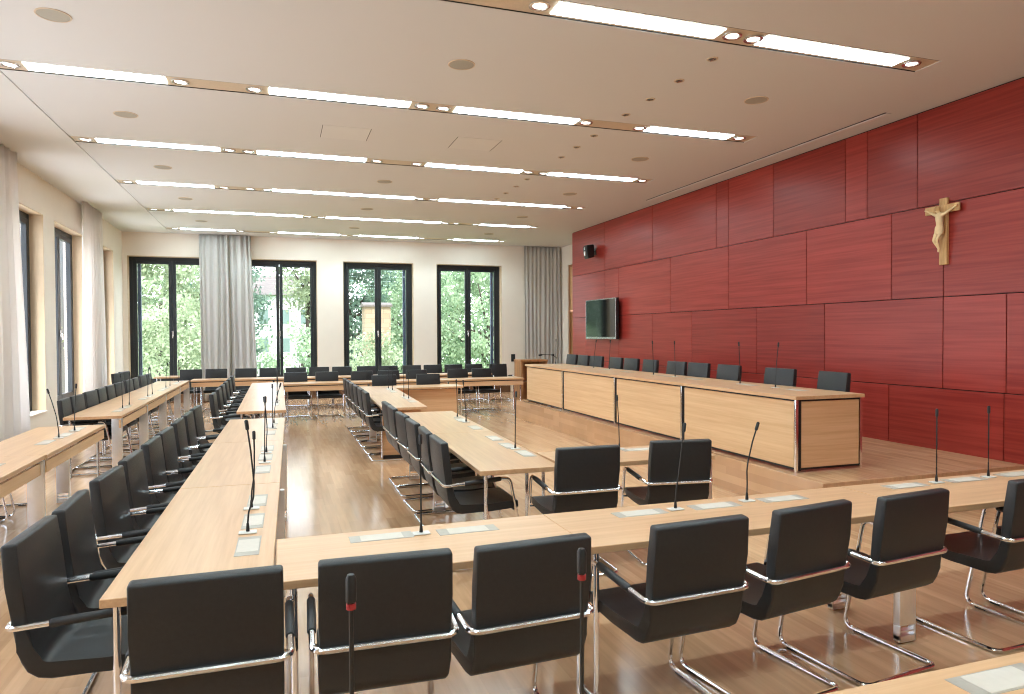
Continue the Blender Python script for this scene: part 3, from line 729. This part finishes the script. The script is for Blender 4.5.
# ------------------------------------------------------------------ things on and by the walls
t = thing('television', 'flat silver-framed television on the red wall, switched off', 'television', (7.045, 14.54, 1.58))
obj('cabinet', boxbm(0, .07, -.785, .785, 0, .92, bev=.008, seg=2), M_BLACK, t)
bm = boxbm(-.012, .0, -.787, .787, 0, .05, bev=.003); box(bm, -.012, 0, -.787, .787, .90, .92, .003); box(bm, -.012, 0, -.787, -.765, .05, .90, .003); box(bm, -.012, 0, .765, .787, .05, .90, .003)
obj('bezel', bm, M_SILVER, t)
obj('screen', boxbm(-.006, .002, -.765, .765, .05, .90), M_SCREEN, t, smooth=False)
obj('wall_bracket', boxbm(.07, .15, -.2, .2, .3, .6, bev=.004), M_BLACK, t)

t = thing('wall_speaker', 'small black loudspeaker mounted high on the red wall', 'speaker', (7.2, 15.12, 3.50))
b = extrude_profile([(-.02, .02), (-.17, -.02), (-.20, .05), (-.22, .25), (-.20, .30), (-.05, .32), (-.02, .30)], .22, .012)
for v in b.verts: v.co = Vector((v.co.y-.06, v.co.x, v.co.z))
obj('cabinet', b, M_BLACK, t)
bm = tube(bmesh.new(), fillet([(-.0, 0, .16), (-.05, 0, .16), (-.1, 0, .16)], .01), .02, 10); box(bm, -.012, 0, -.05, .05, .08, .24, .003)
obj('bracket', bm, M_BLACK, t)
bm = bmesh.new()
for zc, rr in ((.10, .055), (.22, .03)):
    c = lathe(bmesh.new(), [(rr, 0), (rr, .006), (rr*.8, .006), (rr*.4, .002), (.002, .003)], seg=20)
    for v in c.verts: bm.verts.new((v.co))
    c.free()
bm.free()
for zc, rr in ((.11, .06), (.23, .03)):
    c = lathe(bmesh.new(), [(rr, -.01), (rr, .006), (rr*.8, .006), (rr*.4, .002), (.002, .003)], seg=20)
    for v in c.verts: v.co = Vector((-.275-v.co.z+(.0 if zc < .2 else -.006), v.co.x, zc+v.co.y))
    obj('driver_cone', c, M_STEEL, t)

# crucifix
t = thing('crucifix', 'carved wooden crucifix hanging on the red wall', 'crucifix', (7.2, 5.94, 2.47))
bm = boxbm(-.035, 0, -.05, .05, 0, .755, bev=.004)
cr = obj('upright_beam', bm, M_LIMEW, t)
obj('crossbeam', boxbm(-.055, -.036, -.215, .215, .585, .675, bev=.004), M_LIMEW, t)
def skin_body(name, verts, edges, radii, mat, parent, sub=2, root=0):
    me = bpy.data.meshes.new(name); me.from_pydata(verts, edges, []); me.materials.append(mat)
    o = bpy.data.objects.new(name, me); COL.objects.link(o); o.parent = parent
    sk = o.modifiers.new('skin', 'SKIN'); sk.use_smooth_shade = True; sk.use_x_symmetry = False
    for i, r in enumerate(radii):
        v = me.skin_vertices[0].data[i]; v.radius = (r, r) if not isinstance(r, tuple) else r; v.use_root = (i == root)
    ss = o.modifiers.new('sub', 'SUBSURF'); ss.levels = sub; ss.render_levels = sub
    return o
# y positive = away from the camera; figure fronts -x
V = [(-.085, 0, .40), (-.082, .0, .46), (-.09, 0, .515), (-.088, 0, .56), (-.095, .005, .585), (-.108, .014, .612), (-.112, .016, .64),
     (-.086, .055, .563), (-.075, .125, .605), (-.072, .185, .635), (-.070, .205, .642),
     (-.086, -.055, .563), (-.075, -.125, .605), (-.072, -.185, .635), (-.070, -.205, .642),
     (-.095, .028, .375), (-.125, .045, .275), (-.085, .012, .18), (-.095, .008, .145),
     (-.095, -.022, .375), (-.120, .010, .275), (-.092, .002, .18), (-.108, -.004, .14)]
E = [(0, 1), (1, 2), (2, 3), (3, 4), (4, 5), (5, 6), (3, 7), (7, 8), (8, 9), (9, 10), (3, 11), (11, 12), (12, 13), (13, 14), (0, 15), (15, 16), (16, 17), (17, 18), (0, 19), (19, 20), (20, 21), (21, 22)]
Rd = [.040, .036, .044, .034, .014, .026, .018, .018, .0125, .009, .010, .018, .0125, .009, .010, .024, .0165, .010, .011, .024, .0165, .010, .011]
fig = skin_body('carved_figure', V, E, Rd, M_LIMEP, t)
bm = lathe(bmesh.new(), [(.046, -.06), (.052, -.03), (.047, .02), (.043, .03)], (-.088, .002, .405), 16)
bmesh.ops.scale(bm, vec=(.8, 1, 1), space=Matrix.Translation((.088, 0, 0)), verts=bm.verts[:])
obj('loincloth', bm, M_LIMEP, t)
bm = lathe(bmesh.new(), [(.028, -.02), (.031, 0), (.026, .018), (.012, .028)], (-.106, .016, .628), 12)
obj('hair', bm, M_LIMEW, t)

# lectern, microphone stand, switch
t = thing('lectern', 'brown wooden lectern standing beyond the far end of the stage desk', 'lectern', (5.72, 15.6, 0))
obj('side_panel', boxbm(-.33, -.27, -.25, .25, 0, 1.05, bev=.003), M_BROWN, t)
obj('side_panel', boxbm(.29, .33, -.25, .25, 0, 1.05, bev=.003), M_BROWN, t)
obj('back_panel', boxbm(-.27, .29, .20, .23, .04, 1.03, bev=.003), M_BROWN, t)
obj('shelf', boxbm(-.27, .29, -.22, .20, .55, .58, bev=.003), M_BROWN, t)
obj('top', boxbm(-.34, .34, -.26, .26, 1.05, 1.10, bev=.004), M_BROWN, t)
t = thing('microphone_stand', 'black boom microphone stand behind far end of the stage desk', 'microphone stand', (6.25, 15.5, 0))
bm = bmesh.new()
for a in (0, 2.09, 4.19): tube(bm, [(0, 0, .12), (.24*math.cos(a+.4), .24*math.sin(a+.4), .012)], .011, 8)
obj('tripod_base', bm, M_BLACK, t)
obj('pole', tube(bmesh.new(), [(0, 0, .1), (0, 0, 1.22)], .013, 10), M_BLACK, t)
obj('clamp', tube(bmesh.new(), [(0, -.03, 1.2), (0, .03, 1.2)], .028, 12), M_BLACK, t)
obj('boom', tube(bmesh.new(), [(.1, 0, 1.12), (0, 0, 1.2), (-.28, -.02, 1.21)], .009, 8), M_BLACK, t)
obj('microphone_head', tube(bmesh.new(), [(-.28, -.02, 1.21), (-.30, -.02, 1.205), (-.36, -.02, 1.195), (-.37, -.02, 1.19)], [.012, .022, .024, .015], 12), M_BLACK, t)
t = thing('wall_switch', 'small black switch box on the back wall right of the last window', 'switch', (6.59, 19.5, 1.0))
obj('box', boxbm(-.06, .06, -.035, 0, -.11, .11, bev=.006), M_BLACK, t)
obj('key', boxbm(-.03, .03, -.042, -.034, -.05, .05, bev=.003), M_FRAME, t)

# ------------------------------------------------------------------ outside
obj('ground', boxbm(-70, 80, YB+1.2, 120, -3.4, -3.2), M_GRASS, smooth=False, kind='structure')
LEAF = [leafmat('leaves_light', srgb(122, 138, 102), srgb(186, 196, 164)), leafmat('leaves_mid', srgb(104, 130, 98), srgb(176, 194, 158)), leafmat('leaves_deep', srgb(80, 106, 90), srgb(146, 168, 146))]
def tree(label, x, y, rx, ry, rz, zc, nclump, per, size, lm, seed, branches=6):
    rnd = random.Random(seed); zg = -3.2
    t = thing('leafy_tree', label, 'tree', (x, y, zg), 0, 'trees behind the back windows')
    bm = bmesh.new()
    zc0 = zc-zg
    tube(bm, [(0, 0, 0), (.1, .05, zc0*.35), (-.05, 0, zc0*.7), (.05, .05, zc0)], [.24, .19, .14, .08], 8)
    for k in range(branches):
        a = rnd.uniform(0, 2*PI); z0 = zc0*rnd.uniform(.45, .9); l = rnd.uniform(.6, .95)
        e = (rx*l*math.cos(a), ry*l*math.sin(a), z0+rz*rnd.uniform(.1, .6))
        m = (e[0]*.5, e[1]*.5, z0+(e[2]-z0)*.35)
        tube(bm, [(0, 0, z0), m, e], [.08, .055, .02], 6)
    obj('trunk', bm, M_BARK, t)
    vs = []; fs = []
    for c in range(nclump):
        while True:
            p = Vector((rnd.uniform(-1, 1), rnd.uniform(-1, 1), rnd.uniform(-1, 1)))
            if .35 < p.length < 1: break
        cc = Vector((p.x*rx, p.y*ry, zc0+p.z*rz)); cr = rnd.uniform(.35, .75)
        for q in range(per):
            o = Vector((rnd.gauss(0, .5), rnd.gauss(0, .5), rnd.gauss(0, .35)))*cr+cc
            u = Vector((rnd.gauss(0, 1), rnd.gauss(0, 1), rnd.gauss(0, .7))).normalized(); w = u.orthogonal().normalized()
            w.rotate(Matrix.Rotation(rnd.uniform(0, 2*PI), 3, u)); l = size*rnd.uniform(.6, 1.3); v = u.cross(w)
            i = len(vs); vs += [o, o+w*l*.5+v*l*.28, o+w*l, o+w*l*.5-v*l*.28]; fs.append((i, i+1, i+2, i+3))
    me = bpy.data.meshes.new('foliage'); me.from_pydata([tuple(v) for v in vs], [], fs); me.materials.append(lm)
    o = bpy.data.objects.new('foliage', me); COL.objects.link(o); o.parent = t
tree('pale green tree outside, seen through the first back window', -4.5, 31, 2.3, 1.8, 3.6, 3.0, 170, 70, .19, LEAF[0], 11)
tree('bushy light tree outside, low behind the first back window', -3.3, 26.6, 1.8, 1.4, 2.4, .6, 110, 70, .15, LEAF[0], 12)
tree('tree outside with a forked dark trunk, behind the second back window', .9, 29, 1.6, 1.4, 1.5, .6, 42, 50, .18, LEAF[1], 13, 9)
tree('blue green tree outside at left part of the second back window', -1.9, 35, 1.5, 1.4, 3.8, 3.6, 90, 60, .19, LEAF[2], 14)
tree('tall tree outside behind the third back window, left part', 3.6, 37, 2.3, 1.6, 4.8, 3.6, 190, 70, .22, LEAF[2], 15)
tree('light green tree outside before the stone house, third back window', 3.2, 26.5, 1.3, 1.1, 1.6, .3, 70, 65, .14, LEAF[0], 16)
tree('green tree outside between third and fourth back windows', 6.6, 32.5, 1.7, 1.6, 3.8, 2.6, 130, 75, .18, LEAF[1], 17)
tree('large spreading tree outside filling the fourth back window', 8.6, 28, 2.6, 1.8, 3.9, 2.6, 210, 75, .17, LEAF[1], 18, 12)
tree('broad tree outside at far right behind the fourth back window', 12.8, 34, 3.0, 2, 4.5, 3.0, 160, 65, .22, LEAF[2], 19)
tree('dense back tree outside far behind the first back window', -6.2, 40, 3.4, 2.0, 5.5, 3.0, 190, 70, .26, LEAF[1], 20)
tree('dense back tree outside far behind the fourth back window', 11.5, 46, 5.5, 2.5, 6.0, 3.5, 240, 70, .28, LEAF[1], 21)
tree('round crowned tree outside at upper right of second back window', 1.5, 36, 1.4, 1.2, 2.4, 4.9, 70, 60, .19, LEAF[0], 22)

tree('leafy tree outside far behind the stone house, third back window right part', 7.0, 41, 2.6, 1.8, 5.0, 3.0, 190, 70, .24, LEAF[1], 23)
t = thing('stone_house', 'small pale stone house outside, glimpsed through the third window', 'building', (4.05, 30.4, -3.2))
obj('wall', boxbm(-.55, .55, -.4, .6, 0, 6.1), M_STONE, t, smooth=False)
b = extrude_profile([(-.5, 6.1), (.7, 6.1), (.7, 6.18), (.1, 6.30), (-.5, 6.18)], 1.24, 0)
obj('roof', b, M_ROOF, t, smooth=False)
t = thing('white_house', 'white house outside, faintly seen through the second back window', 'building', (.4, 44, -3.2))
obj('wall', boxbm(-1.9, 1.9, 0, 4, 0, 7.3), M_HOUSE, t, smooth=False)
b = extrude_profile([(-.3, 7.3), (4.3, 7.3), (2, 8.6)], 4.2, 0)
obj('roof', b, M_ROOF, t, smooth=False)
for x in (-1.2, 0, 1.2):
    for z in (4.3, 6.0):
        f = obj('window', boxbm(x-.36, x+.36, -.06, 0.02, z-.5, z+.5, bev=.01), M_HOUSE, t)
        obj('pane', boxbm(x-.28, x+.28, -.07, -.05, z-.42, z+.42), M_DGLASS, f, smooth=False)

t = thing('added_building', 'added blue grey building outside, standing for sky reflection in the left windows', 'building', (-14.2, 34, -3.2))  # made-up building; its blue grey stands for sky reflected in the left panes
obj('wall', boxbm(-4, 4, 0, 22, 0, 10), M_WING, t, smooth=False)
b = extrude_profile([(-.4, 10), (22.4, 10), (22.4, 10.3), (-.4, 10.3)], 8.8, 0)
obj('roof', b, M_ROOF, t, smooth=False)
for y in (3, 8, 13, 18):
    f = obj('window', boxbm(3.98, 4.05, y-.7, y+.7, 4.2, 6.2, bev=.01), M_HOUSE, t)
    obj('pane', boxbm(4.04, 4.06, y-.6, y+.6, 4.3, 6.1), M_DGLASS, f, smooth=False)

# ------------------------------------------------------------------ light
w = bpy.data.worlds.new('overcast sky'); S.world = w; w.use_nodes = True
nt = w.node_tree; bg = nt.nodes['Background']
tc = nt.nodes.new('ShaderNodeTexCoord'); sp = nt.nodes.new('ShaderNodeSeparateXYZ'); rp = nt.nodes.new('ShaderNodeValToRGB')
nt.links.new(tc.outputs['Generated'], sp.inputs[0]); nt.links.new(sp.outputs['Z'], rp.inputs['Fac'])
rp.color_ramp.elements[0].color = (.92, .95, 1, 1); rp.color_ramp.elements[1].color = (.62, .76, 1, 1)
nt.links.new(rp.outputs['Color'], bg.inputs['Color']); bg.inputs['Strength'].default_value = 6.5
sun = bpy.data.lights.new('sun', 'SUN'); sun.energy = 6.0; sun.angle = math.radians(12); sun.color = (1, .96, .9)
so = bpy.data.objects.new('sun', sun); COL.objects.link(so); so.rotation_euler = (math.radians(42), 0, math.radians(-25))
def portal(name, loc, rot, sx, sy):
    l = bpy.data.lights.new(name, 'AREA'); l.shape = 'RECTANGLE'; l.size = sx; l.size_y = sy; l.cycles.is_portal = True
    o = bpy.data.objects.new(name, l); COL.objects.link(o); o.location = loc; o.rotation_euler = rot
for a, b in BACKW: portal('window_portal', ((a+b)/2, YB+.37, (ZS+ZT)/2), (-PI/2, 0, 0), b-a, ZT-ZS)
for a, b in LEFTW: portal('window_portal', (XL-.37, (a+b)/2, (ZS+ZT)/2), (PI/2, 0, -PI/2), b-a, ZT-ZS)

SPL = bpy.data.lights.new('spotlight_beam', 'SPOT'); SPL.energy = 42; SPL.spot_size = math.radians(125); SPL.spot_blend = .7; SPL.shadow_soft_size = .05; SPL.color = (.80, 1, 1.06)
for y, (_, pans, spots) in RUNS.items():
    for x in spots:
        o = bpy.data.objects.new('spotlight_beam', SPL); COL.objects.link(o); o.location = (x, y, CZ-.02)

# ------------------------------------------------------------------ camera
F, YAW, PIT, ROL, H = 695.47, .3246, -.0189, -.0049, 1.71
f = Vector((math.sin(YAW)*math.cos(PIT), math.cos(YAW)*math.cos(PIT), math.sin(PIT)))
r = f.cross(Vector((0, 0, 1))).normalized(); u = r.cross(f)
c, s = math.cos(ROL), math.sin(ROL)
R2 = c*r+s*u; U2 = -s*r+c*u
cd = bpy.data.cameras.new('camera'); cd.sensor_fit = 'HORIZONTAL'; cd.sensor_width = 36; cd.lens = 36*F/1024; cd.clip_start = .05; cd.clip_end = 300
co = bpy.data.objects.new('camera', cd); COL.objects.link(co)
m = Matrix((R2, U2, -f)).transposed().to_4x4(); m.translation = Vector((0, 0, H)); co.matrix_world = m
S.camera = co

S.view_settings.view_transform = 'Standard'; S.view_settings.look = 'None'
S.view_settings.exposure = .14; S.view_settings.gamma = 1; S.view_settings.use_curve_mapping = False
cy = S.cycles
cy.use_denoising = True; cy.max_bounces = 8; cy.diffuse_bounces = 5; cy.glossy_bounces = 4; cy.transparent_max_bounces = 12
cy.filter_width = 1.1; cy.sample_clamp_indirect = 4; cy.caustics_reflective = False; cy.caustics_refractive = False
